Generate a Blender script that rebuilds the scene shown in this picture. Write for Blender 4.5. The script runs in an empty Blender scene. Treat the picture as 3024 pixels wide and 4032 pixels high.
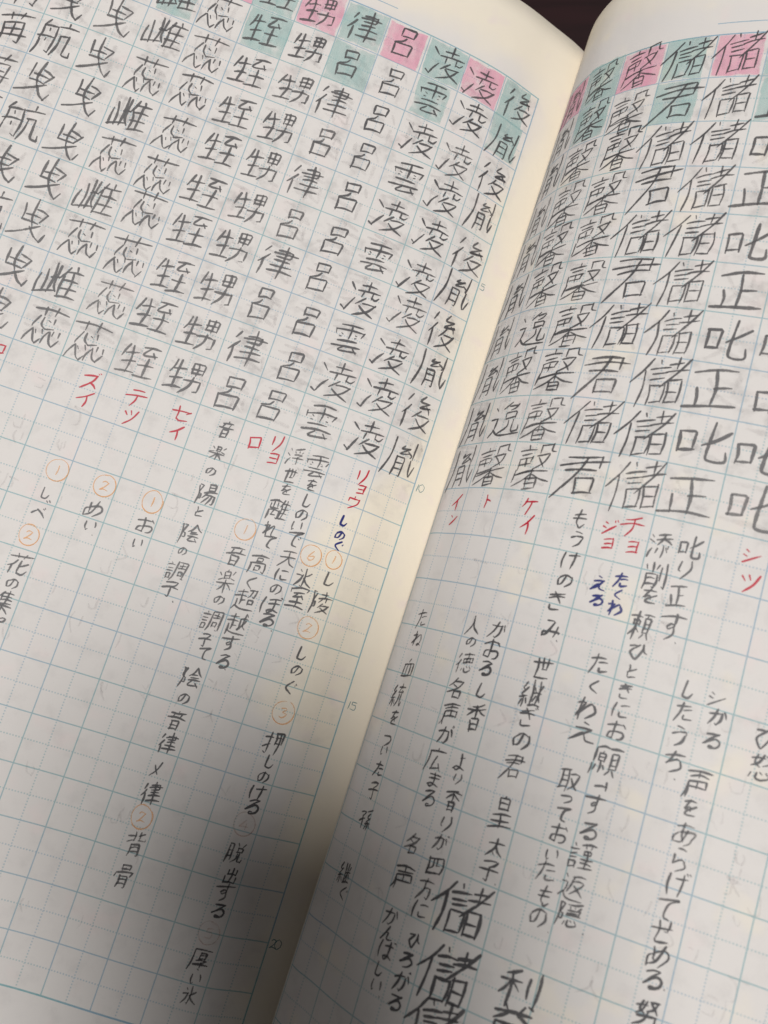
import bpy, math, random
import numpy as np
from mathutils import Matrix, Vector

# ---------------------------------------------------------------- measures
# everything is laid out in notebook cells (1 cell = 10 mm); U turns cells into metres
U = 0.01
PAR = {'r': [-3.22648, -0.40862, 1.01472], 't': [4.47685, -9.69084, 21.11181], 'f': 3371.354668, 'mL': 0.874504, 'mR': 0.830548, 'dv': -0.047808, 'vt': 1.951411, 'gx': -0.021114, 'gx2': -0.00412, 'L0': [0.96952, 0.96082, 1.12457, 0.85252, 0.77706, 0.73125, 0.77552, 0.73439, 0.73999, 0.05401], 'L1': [0.24638, 0.10424, -0.01562, 0.10322, 0.07609, 0.07708, -0.06324, 0.04963, -0.17227, -0.02072], 'R0': [1.32153, 1.28267, 0.81198, 0.47372, 0.4527, 0.29806, 0.16669, -0.06563, -0.27815, -0.34767, -0.04061], 'R1': [-0.19076, -0.23571, 0.09238, 0.25023, 0.14598, 0.04556, 0.05201, 0.0757, 0.08251, 0.18269, 0.0709]}
RHO = 0.25                       # the notebook's lean on the desk
F_PIX, W_PIX = PAR['f'], 3024.0
ML, MR, DV, VT = PAR['mL'], PAR['mR'], PAR['dv'], PAR['vt']
VB = -23.35                      # bottom edge of the pages
cr, sr = math.cos(RHO), math.sin(RHO)
def lean(p):                     # (N,3) array, rotation about the spine
    p = np.asarray(p, float)
    return np.stack([p[..., 0]*cr - p[..., 2]*sr, p[..., 1], p[..., 0]*sr + p[..., 2]*cr], -1)

scene = bpy.context.scene
# ---------------------------------------------------------------- camera
def rodrigues(r):
    r = np.array(r); a = np.linalg.norm(r); k = r/a
    K = np.array([[0, -k[2], k[1]], [k[2], 0, -k[0]], [-k[1], k[0], 0]])
    return np.eye(3) + math.sin(a)*K + (1-math.cos(a))*K@K
Rw = rodrigues(PAR['r'])
cam_pos = lean((-Rw.T@np.array(PAR['t']))[None])[0]*U
axes = lean(Rw)                  # rows: right, down, forward in the leaned world
cam_data = bpy.data.cameras.new('camera'); cam = bpy.data.objects.new('camera', cam_data)
scene.collection.objects.link(cam); scene.camera = cam
M = Matrix.Identity(4)
for a in range(3):
    M[a][0] = axes[0][a]; M[a][1] = -axes[1][a]; M[a][2] = -axes[2][a]; M[a][3] = cam_pos[a]
cam.matrix_world = M
cam_data.sensor_fit = 'HORIZONTAL'; cam_data.sensor_width = 3.689
cam_data.lens = F_PIX*3.689/W_PIX
cam_data.clip_start = 0.01; cam_data.clip_end = 20
cam_data.dof.use_dof = True; cam_data.dof.focus_distance = 0.187; cam_data.dof.aperture_fstop = 2.8

# ---------------------------------------------------------------- world, lamps, exposure
world = bpy.data.worlds.new('World'); scene.world = world; world.use_nodes = True
bg = world.node_tree.nodes['Background']; bg.inputs[0].default_value = (1.0, 0.97, 0.95, 1); bg.inputs[1].default_value = 0.085
def lamp(name, loc, target, size, power, col):
    d = bpy.data.lights.new(name, 'AREA'); d.shape = 'DISK'; d.size = size; d.energy = power; d.color = col
    o = bpy.data.objects.new(name, d); scene.collection.objects.link(o)
    o.location = loc; o.rotation_euler = (Vector(target)-Vector(loc)).to_track_quat('-Z', 'Y').to_euler(); return o
lamp_dir = -(0.07*axes[0] + 0.25*axes[1] + 1.0*axes[2]); lamp_dir /= np.linalg.norm(lamp_dir)
mid = np.array([0.0, -0.10, 0.03])
lamp('ceiling_lamp', tuple(mid+lamp_dir*1.6), tuple(mid), 0.56, 25.5, (1.0, 0.988, 0.968))
print('LAMPDIR', lamp_dir)
scene.view_settings.view_transform = 'Standard'; scene.view_settings.look = 'None'
scene.view_settings.exposure = 0.0; scene.view_settings.gamma = 1.0
try:
    scene.cycles.transparent_max_bounces = 24
except Exception:
    pass

# ---------------------------------------------------------------- helpers
def link(name, verts, faces, mat, parent=None, uvs=None, smooth=True, kind=None):
    me = bpy.data.meshes.new(name); me.from_pydata([tuple(v) for v in verts], [], faces)
    if uvs is not None:
        uv = me.uv_layers.new(name='UVMap')
        idx = np.empty(len(me.loops), dtype=np.int32); me.loops.foreach_get('vertex_index', idx)
        uv.data.foreach_set('uv', np.asarray(uvs, dtype=np.float32)[idx].ravel())
    if smooth: me.polygons.foreach_set('use_smooth', [True]*len(me.polygons))
    for m in (mat if isinstance(mat, list) else [mat]): me.materials.append(m)
    me.update()
    o = bpy.data.objects.new(name, me); scene.collection.objects.link(o)
    if parent: o.parent = parent
    if kind: o['kind'] = kind
    return o
def material(name):
    m = bpy.data.materials.new(name); m.use_nodes = True; nt = m.node_tree
    for n in list(nt.nodes): nt.nodes.remove(n)
    return m, nt
class NB:                        # small node-building helper
    def __init__(s, nt): s.nt = nt
    def n(s, typ, **kw):
        x = s.nt.nodes.new(typ)
        for k, v in kw.items(): setattr(x, k, v)
        return x
    def put(s, sock, v):
        if hasattr(v, 'is_linked') or hasattr(v, 'links'): s.nt.links.new(v, sock)
        else: sock.default_value = v
    def m(s, op, a, b=0.0, c=None, clamp=False):
        x = s.n('ShaderNodeMath', operation=op, use_clamp=clamp); s.put(x.inputs[0], a); s.put(x.inputs[1], b)
        if c is not None: s.put(x.inputs[2], c)
        return x.outputs[0]
    def ramp(s, v, lo, hi):      # smooth 0..1
        x = s.n('ShaderNodeMapRange', interpolation_type='SMOOTHSTEP'); s.put(x.inputs[0], v); x.inputs[1].default_value = lo; x.inputs[2].default_value = hi
        return x.outputs[0]
    def mix(s, f, a, b, mode='MIX'):
        x = s.n('ShaderNodeMix', data_type='RGBA', blend_type=mode); s.put(x.inputs[0], f); s.put(x.inputs[6], a); s.put(x.inputs[7], b); return x.outputs[2]
    def noise(s, vec, scale, detail=2.0, rough=0.5, w=None):
        x = s.n('ShaderNodeTexNoise'); s.put(x.inputs['Vector'], vec); x.inputs['Scale'].default_value = scale
        x.inputs['Detail'].default_value = detail; x.inputs['Roughness'].default_value = rough; return x.outputs[0]
    def out(s, sh):
        o = s.n('ShaderNodeOutputMaterial'); s.nt.links.new(sh, o.inputs[0])

# ---------------------------------------------------------------- page surface
LK = np.array([0,.7,1.4,2.2,3.2,4.5,6.5,9,12,16.]); RK = np.array([0,.4,.8,1.2,1.7,2.3,3,4,6,9,13.])
def herm(x, xk, yk):
    d = np.gradient(yk, xk); i = np.clip(np.searchsorted(xk, x)-1, 0, len(xk)-2); h = xk[i+1]-xk[i]; t = np.clip((x-xk[i])/h, 0, 1)
    return yk[i]*(2*t**3-3*t**2+1)+h*d[i]*(t**3-2*t*t+t)+yk[i+1]*(-2*t**3+3*t*t)+h*d[i+1]*(t**3-t*t)
SMAX = 17.9
SG = np.linspace(0, SMAX, 600); WG = np.linspace(-1.6, 1.6, 9)
def make_tab(side, flat):
    kn, a0, a1 = (LK, PAR['L0'], PAR['L1']) if side < 0 else (RK, PAR['R0'], PAR['R1'])
    TX, TZ = [], []
    rho = RHO*(1 if side < 0 else -1)
    for w in WG:
        th = herm(np.minimum(SG, kn[-1]), kn, np.array(a0)+w*np.array(a1))
        real = th - rho                                   # angle against the desk
        real = np.where(SG > 12.0, real - (SG-12.0)*(0.09 if side < 0 else 0.05), real)
        th = real*(1-flat) + rho
        ds = SG[1]-SG[0]; c, s_ = np.cos(th), np.sin(th)
        TX.append(np.concatenate([[0], np.cumsum((c[1:]+c[:-1])/2*ds)])); TZ.append(np.concatenate([[0], np.cumsum((s_[1:]+s_[:-1])/2*ds)]))
    return np.array(TX), np.array(TZ)
TABS = {}
def surf(side, s, v, flat=0.0, off=0.0):
    """page point (cells along the page from the gutter, row height) -> metres"""
    key = (side, flat)
    if key not in TABS: TABS[key] = make_tab(side, flat)
    TX, TZ = TABS[key]
    s = np.asarray(s, float); v = np.asarray(v, float)
    def ev(s):
        w = (v+10)/10; fi = np.clip((w+1.6)/0.4, 0, 7.9999); i = fi.astype(int); f = fi-i
        g = np.clip(s/(SMAX/599), 0, 598.9999); j = g.astype(int); h = g-j
        def L(Tb): return (1-f)*((1-h)*Tb[i, j]+h*Tb[i, j+1]) + f*((1-h)*Tb[i+1, j]+h*Tb[i+1, j+1])
        return np.stack([side*L(TX)+PAR['gx']*w+PAR['gx2']*w*w, v, L(TZ)], -1)
    p = ev(s)
    if off:
        q = ev(s+0.03); r = ev(np.maximum(s-0.03, 0)); d = (q-r); d /= np.linalg.norm(d, axis=-1, keepdims=True)
        nrm = np.cross(d, np.array([0, 1., 0])) * (1 if side > 0 else -1)   # up
        p = p + nrm*off
    return lean(p)*U

# ---------------------------------------------------------------- materials
def paper_material(side):
    m, nt = material('notebook_paper_left' if side < 0 else 'notebook_paper_right'); b = NB(nt)
    uv = b.n('ShaderNodeUVMap').outputs[0]; sp = b.n('ShaderNodeSeparateXYZ'); nt.links.new(uv, sp.inputs[0]); u, v = sp.outputs[0], sp.outputs[1]
    NC, NR = 15.0, 22.0
    inside = b.m('MULTIPLY', b.m('MULTIPLY', b.m('GREATER_THAN', u, -0.012), b.m('LESS_THAN', u, NC+.012)), b.m('MULTIPLY', b.m('GREATER_THAN', v, -NR-0.012), b.m('LESS_THAN', v, 0.012)))
    def line(x, half, wid):
        y = b.m('ADD', x, 0.5 if not half else 0.0); fr = b.m('FRACT', b.m('ADD', y, 100.0)); d = b.m('ABSOLUTE', b.m('SUBTRACT', fr, 0.5)); return b.m('SUBTRACT', 1.0, b.ramp(d, wid*0.75, wid*1.25))
    solid = b.m('MAXIMUM', line(u, False, 0.0115), line(v, False, 0.0115))
    def dots(x): return b.ramp(b.m('SINE', b.m('MULTIPLY', x, 2*math.pi*17)), -0.25, 0.25)
    dotted = b.m('MAXIMUM', b.m('MULTIPLY', line(u, True, 0.014), dots(v)), b.m('MULTIPLY', line(v, True, 0.014), dots(u)))
    def border(x, at, wid): return b.m('SUBTRACT', 1.0, b.ramp(b.m('ABSOLUTE', b.m('SUBTRACT', x, at)), wid*.75, wid*1.2))
    brd = b.m('MAXIMUM', b.m('MAXIMUM', border(u, 0.0, 0.018), border(u, NC, 0.018)), b.m('MAXIMUM', border(v, 0.0, 0.018), border(v, -NR, 0.024)))
    ink = b.m('MULTIPLY', inside, b.m('MAXIMUM', b.m('MAXIMUM', b.m('MULTIPLY', solid, 0.74), b.m('MULTIPLY', dotted, 0.52)), b.m('MULTIPLY', brd, 0.9)))
    hdr = b.m('MULTIPLY', border(v, 0.262 if side < 0 else 0.27, 0.011), b.m('MULTIPLY', b.m('GREATER_THAN', u, 3.92), b.m('LESS_THAN', u, 11.0)))
    ink = b.m('MAXIMUM', ink, b.m('MULTIPLY', hdr, 0.8))
    inkn = b.noise(uv, 9.0, 3.0); ink = b.m('MULTIPLY', ink, b.m('ADD', 0.72, b.m('MULTIPLY', inkn, 0.5)))
    # paper: creamy sheet, greyed where the hand and the pencil have passed
    cream = (0.785, 0.715, 0.60, 1); grey = (0.695, 0.66, 0.635, 1); pinkish = (0.745, 0.645, 0.625, 1)
    big = b.noise(uv, 0.42, 3.0, 0.55); big2 = b.noise(uv, 0.9, 2.0, 0.5)
    # worn area: from about the first column outwards, fading into the cream margin
    if side < 0:
        edge = b.m('ADD', u, b.m('MULTIPLY', b.m('SUBTRACT', big, 0.5), 2.6))
        lowr = b.m('MULTIPLY', b.ramp(v, -8.5, -11.5), b.m('SUBTRACT', 1.0, b.ramp(v, -15.0, -17.0)))   # the cream zone reaches in over rows 11-15
        lowr2 = b.m('MULTIPLY', lowr, 1.45)
        worn = b.ramp(b.m('SUBTRACT', edge, lowr2), -0.55, 0.75)
        worn = b.m('MULTIPLY', worn, b.ramp(b.m('ADD', v, b.m('MULTIPLY', b.m('SUBTRACT', big2, .5), 1.2)), 0.9, -0.1))
    else:
        edge = b.m('ADD', u, b.m('MULTIPLY', b.m('SUBTRACT', big, 0.5), 1.0))
        worn = b.ramp(edge, -1.3, 0.1)
        worn = b.m('MULTIPLY', worn, b.ramp(b.m('ADD', v, b.m('MULTIPLY', b.m('SUBTRACT', big2, .5), 1.5)), 1.9, 0.4))
        worn = b.m('SUBTRACT', worn, b.m('MULTIPLY', b.ramp(big2, 0.56, 0.72), 0.55), clamp=True)
    col = b.mix(worn, cream, grey)
    col = b.mix(b.m('MULTIPLY', b.ramp(b.noise(uv, 1.3, 2.0), 0.55, 0.78), 0.6), col, pinkish)
    # graphite smudges, denser in the written rows
    rows = b.m('ADD', 0.35, b.m('MULTIPLY', b.ramp(v, -11.2, -9.2), 0.65)); rows = b.m('MULTIPLY', rows, b.ramp(v, 0.15, -0.2)); rows = b.m('MULTIPLY', rows, b.ramp(u, -0.25, 0.2))
    sm1 = b.ramp(b.noise(uv, 2.1, 5.0, 0.62), 0.47, 0.74); sm2 = b.ramp(b.noise(uv, 14.0, 4.0, 0.7), 0.58, 0.74)
    sm = b.m('MULTIPLY', b.m('ADD', b.m('MULTIPLY', sm1, 0.35), b.m('MULTIPLY', b.m('MULTIPLY', sm2, sm1), 0.4)), rows)
    col = b.mix(sm, col, (0.25, 0.235, 0.235, 1))
    fib = b.noise(uv, 46.0, 4.0, 0.65); col = b.mix(b.m('MULTIPLY', b.ramp(fib, 0.45, 0.75), 0.07), col, (0.45, 0.40, 0.36, 1))
    spk = b.m('MULTIPLY', b.ramp(b.noise(uv, 24.0, 1.0), 0.735, 0.78), 0.35); col = b.mix(b.m('MULTIPLY', spk, rows), col, (0.2, 0.19, 0.2, 1))
    inkcol = b.mix(b.ramp(b.noise(uv, .35), .45, .6), (0.17, 0.37, 0.40, 1), (0.20, 0.35, 0.46, 1))
    col = b.mix(ink, col, inkcol)
    bs = b.n('ShaderNodeBsdfPrincipled'); b.put(bs.inputs['Base Color'], col); bs.inputs['Roughness'].default_value = 0.78
    bs.inputs['Specular IOR Level'].default_value = 0.25
    h = b.m('ADD', b.m('MULTIPLY', fib, 1.0), b.m('MULTIPLY', b.noise(uv, 130.0, 2.0), 0.6))
    h = b.m('ADD', h, b.m('MULTIPLY', b.noise(uv, 1.1, 2.0), 9.0))
    bp = b.n('ShaderNodeBump'); bp.inputs['Strength'].default_value = 0.35; bp.inputs['Distance'].default_value = 0.00006; b.put(bp.inputs['Height'], h)
    nt.links.new(bp.outputs[0], bs.inputs['Normal'])
    b.out(bs.outputs[0]); return m
def stroke_material(name, col, strength, grain, gloss=0.55, sheen=0.3, lo=0.14, hi=0.44):
    m, nt = material(name); b = NB(nt)
    uv = b.n('ShaderNodeUVMap').outputs[0]; sp = b.n('ShaderNodeSeparateXYZ'); nt.links.new(uv, sp.inputs[0])
    at = b.n('ShaderNodeTexCoord').outputs['Object']
    side = b.m('ABSOLUTE', b.m('SUBTRACT', sp.outputs[0], 0.5))            # 0 centre .. 0.5 edge of the stroke
    g = b.noise(at, 5200.0, 2.0, 0.6); g2 = b.noise(at, 900.0, 2.0, 0.6)
    press = b.noise(at, 110.0, 2.0, 0.5)
    gr = b.m('ADD', b.m('MULTIPLY', g, 0.6), b.m('MULTIPLY', g2, 0.4))
    e = b.m('SUBTRACT', b.m('ADD', gr, b.m('MULTIPLY', b.m('SUBTRACT', press, 0.5), 0.3)), b.m('MULTIPLY', b.m('POWER', b.m('MULTIPLY', side, 2.0), 3.0), 0.26))
    a = b.ramp(e, lo, hi) if grain else b.ramp(side, 0.5, 0.36)
    a = b.m('MULTIPLY', a, b.m('MULTIPLY', strength, b.m('ADD', 0.80, b.m('MULTIPLY', press, 0.40))), clamp=True)
    rnd = b.n('ShaderNodeObjectInfo').outputs['Random']; a = b.m('MULTIPLY', a, b.m('ADD', 0.80, b.m('MULTIPLY', rnd, 0.22)))
    bs = b.n('ShaderNodeBsdfPrincipled'); bs.inputs['Base Color'].default_value = (*col, 1); bs.inputs['Roughness'].default_value = gloss; bs.inputs['Specular IOR Level'].default_value = sheen
    tr = b.n('ShaderNodeBsdfTransparent'); mx = b.n('ShaderNodeMixShader'); b.put(mx.inputs[0], a); nt.links.new(tr.outputs[0], mx.inputs[1]); nt.links.new(bs.outputs[0], mx.inputs[2])
    b.out(mx.outputs[0]); return m
def marker_material(name, col):
    m, nt = material(name); b = NB(nt)
    uv = b.n('ShaderNodeUVMap').outputs[0]; at = b.n('ShaderNodeTexCoord').outputs['Object']; sp = b.n('ShaderNodeSeparateXYZ'); nt.links.new(uv, sp.inputs[0])
    sc = b.n('ShaderNodeMapping'); nt.links.new(at, sc.inputs[0]); sc.inputs['Scale'].default_value = (1.0, 0.22, 1.0)
    n1 = b.noise(sc.outputs[0], 520.0, 3.0, 0.55); n2 = b.noise(at, 150.0, 3.0, 0.6)
    d = b.m('MINIMUM', b.m('MINIMUM', sp.outputs[0], b.m('SUBTRACT', 1.0, sp.outputs[0])), b.m('MINIMUM', sp.outputs[1], b.m('SUBTRACT', 1.0, sp.outputs[1])))
    edge = b.ramp(b.m('ADD', d, b.m('MULTIPLY', b.m('SUBTRACT', n2, 0.5), 0.22)), 0.0, 0.045)
    body = b.m('ADD', 0.50, b.m('MULTIPLY', b.ramp(n1, 0.3, 0.75), 0.22)); body = b.m('ADD', body, b.m('MULTIPLY', b.ramp(n2, 0.5, 0.75), 0.15)); body = b.m('SUBTRACT', body, b.m('MULTIPLY', b.ramp(n2, 0.50, 0.28), 0.45), clamp=True)
    a = b.m('MULTIPLY', edge, body)
    df = b.n('ShaderNodeBsdfDiffuse'); df.inputs[0].default_value = (*col, 1)
    t1 = b.n('ShaderNodeBsdfTransparent'); t2 = b.n('ShaderNodeBsdfTransparent'); t2.inputs[0].default_value = tuple(c**0.3 for c in col)+(1,)
    m1 = b.n('ShaderNodeMixShader'); m1.inputs[0].default_value = 0.62; nt.links.new(t2.outputs[0], m1.inputs[1]); nt.links.new(df.outputs[0], m1.inputs[2])
    m2 = b.n('ShaderNodeMixShader'); b.put(m2.inputs[0], a); nt.links.new(t1.outputs[0], m2.inputs[1]); nt.links.new(m1.outputs[0], m2.inputs[2])
    b.out(m2.outputs[0]); return m
PAPER = {-1: paper_material(-1), 1: paper_material(1)}
MAT = {'p': stroke_material('pencil_graphite', (0.080, 0.077, 0.082), 0.86, True, 0.5, 0.45),
       'g': stroke_material('pencil_graphite_soft', (0.095, 0.090, 0.094), 0.84, True, 0.5, 0.45),
       'r': stroke_material('red_pen', (0.52, 0.020, 0.045), 0.92, True, 0.5, 0.3, 0.12, 0.36),
       'b': stroke_material('blue_pen', (0.010, 0.018, 0.16), 0.97, False, 0.4, 0.3),
       'o': stroke_material('orange_pencil', (0.88, 0.42, 0.13), 0.50, True, 0.7, 0.2), 'f': stroke_material('faint_red_pencil', (0.75, 0.32, 0.22), 0.24, True, 0.7, 0.2),
       'n': stroke_material('printed_ink', (0.13, 0.28, 0.30), 0.7, False, 0.7, 0.2),
       'k': stroke_material('show_through_graphite', (0.34, 0.31, 0.32), 0.19, True, 0.8, 0.1, 0.22, 0.75)}  # 'k': faint grey of pencil writing seen through from the leaf's back
PINK = marker_material('pink_highlighter', (0.93, 0.44, 0.58)); TEAL = marker_material('teal_highlighter', (0.45, 0.65, 0.63))
def plain(name, col, rough=0.6, scale=30, amt=0.3, stretch=(1, 1, 1), dark=0.6):
    m, nt = material(name); b = NB(nt); at = b.n('ShaderNodeTexCoord').outputs['Object']; mp = b.n('ShaderNodeMapping'); nt.links.new(at, mp.inputs[0]); mp.inputs['Scale'].default_value = stretch
    n = b.noise(mp.outputs[0], scale, 5.0, 0.6); c = b.mix(b.m('MULTIPLY', b.ramp(n, 0.35, 0.7), amt), (*col, 1), tuple(x*dark for x in col)+(1,))
    bs = b.n('ShaderNodeBsdfPrincipled'); b.put(bs.inputs['Base Color'], c); bs.inputs['Roughness'].default_value = rough
    bp = b.n('ShaderNodeBump'); bp.inputs['Strength'].default_value = 0.2; bp.inputs['Distance'].default_value = 0.0002; b.put(bp.inputs['Height'], n); nt.links.new(bp.outputs[0], bs.inputs['Normal'])
    b.out(bs.outputs[0]); return m
M_LEAF = plain('plain_leaf_paper', (0.74, 0.66, 0.53), 0.8, 60, 0.2)
M_COVER = plain('cover_card', (0.42, 0.38, 0.33), 0.5, 80, 0.3)
M_DESK = plain('dark_stained_wood', (0.019, 0.0048, 0.0058), 0.42, 26, 0.75, (1, 9, 1), 0.45)
M_GLUE = plain('spine_cloth', (0.45, 0.42, 0.36), 0.7, 90, 0.3)

# ---------------------------------------------------------------- desk (setting)
DZ = -0.006
def rounded_slab(x0, x1, y0, y1, z0, z1, r, n=6):
    pts = []
    for cx, cy, a0 in ((x1-r, y1-r, 0), (x0+r, y1-r, 90), (x0+r, y0+r, 180), (x1-r, y0+r, 270)):
        for k in range(n+1):
            a = math.radians(a0+90*k/n); pts.append((cx+r*math.cos(a), cy+r*math.sin(a)))
    e = min(r*.3, (z1-z0)*.3); N = len(pts); V = []; cx, cy = (x0+x1)/2, (y0+y1)/2
    def ring(ins, z):
        for x, y in pts:
            V.append((x-math.copysign(ins, x-cx), y-math.copysign(ins, y-cy), z))
    ring(e, z0); ring(0, z0+e); ring(0, z1-e); ring(e, z1)
    F = [[q*N+i, q*N+(i+1) % N, (q+1)*N+(i+1) % N, (q+1)*N+i] for q in range(3) for i in range(N)]
    F.append(list(range(N))[::-1]); F.append([3*N+i for i in range(N)])
    return V, F
V, F = rounded_slab(-0.62, 0.58, -0.5, 0.42, DZ-0.026, DZ, 0.012)
desk = link('desk', V, F, M_DESK, smooth=False, kind='structure')

# ---------------------------------------------------------------- notebook
book = bpy.data.objects.new('notebook', None); scene.collection.objects.link(book); book.empty_display_size = 0.05
book['label'] = 'open squared notebook filled with pencil kanji practice, lying on a dark desk'; book['category'] = 'notebook'
def sheet(name, side, flat, mat, vt, vb, s1, thick, off=0.0, drop=0.0, parent=book, fine=True, uvm=0.0, wave=0.0):
    if fine: S = np.concatenate([np.arange(0, 4.2, 0.05), np.arange(4.2, s1, 0.2), [s1]])
    else: S = np.concatenate([np.arange(0, 3, 0.15), np.arange(3, s1, 0.6), [s1]])
    Vv = np.linspace(vt, vb, 53 if fine else 12)
    s, v = np.meshgrid(S, Vv); ns, nv = len(S), len(Vv); s, v = s.ravel(), v.ravel()
    top = surf(side, s, v, flat, off); top[:, 2] -= drop; bot = surf(side, s, v, flat, off-thick); bot[:, 2] -= drop
    verts = np.vstack([top, bot]); n = ns*nv
    uv = np.stack([s-(ML if side < 0 else MR), v-(0 if side < 0 else DV)], 1); uv = np.vstack([uv, uv])
    Fs = []
    for j in range(nv-1):
        for i in range(ns-1):
            a = j*ns+i; q = [a, a+1, a+ns+1, a+ns]
            if side > 0: q = q[::-1]
            Fs.append(q); Fs.append([n+x for x in q[::-1]])
    rim = [(j*ns, (j+1)*ns) for j in range(nv-1)][::-1]
    def wall(a, b_): Fs.append([a, b_, n+b_, n+a])
    for i in range(ns-1): wall(i+1, i); wall((nv-1)*ns+i, (nv-1)*ns+i+1)
    for j in range(nv-1): wall(j*ns+ns-1, (j+1)*ns+ns-1)
    return link(name, verts, Fs, mat, parent, uv)
page = {-1: sheet('left_page', -1, 0.0, PAPER[-1], VT, VB, 17.2, 0.008), 1: sheet('right_page', 1, 0.0, PAPER[1], VT, VB, 17.2, 0.008)}
page[-1]['label'] = 'left page of ruled paper with rows of pencil kanji and notes under them'
page[1]['label'] = 'right page curving up out of the gutter with rows of pencil kanji'
for side in (-1, 1):
    for n in range(1, 9):
        fl = 0.10*n + (0.03 if side > 0 else 0.0)
        sheet('leaf', side, fl, M_LEAF, VT-0.02*(n % 3), VB+0.03*(n % 2), 17.2-0.01*n, 0.01, -0.02, 0.0002+0.0003*n, fine=False)
V, F = rounded_slab(-0.1735, 0.1735, (VB-0.05)*U, (VT+0.0)*U-0.0005, DZ+0.0002, DZ+0.0012, 0.004)
link('cover', V, F, M_COVER, book, smooth=False)
V, F = rounded_slab(-0.006, 0.006, (VB-0.02)*U, (VT-0.05)*U, DZ+0.0013, -0.0006, 0.0015)
link('binding', V, F, M_GLUE, book, smooth=False)

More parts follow.
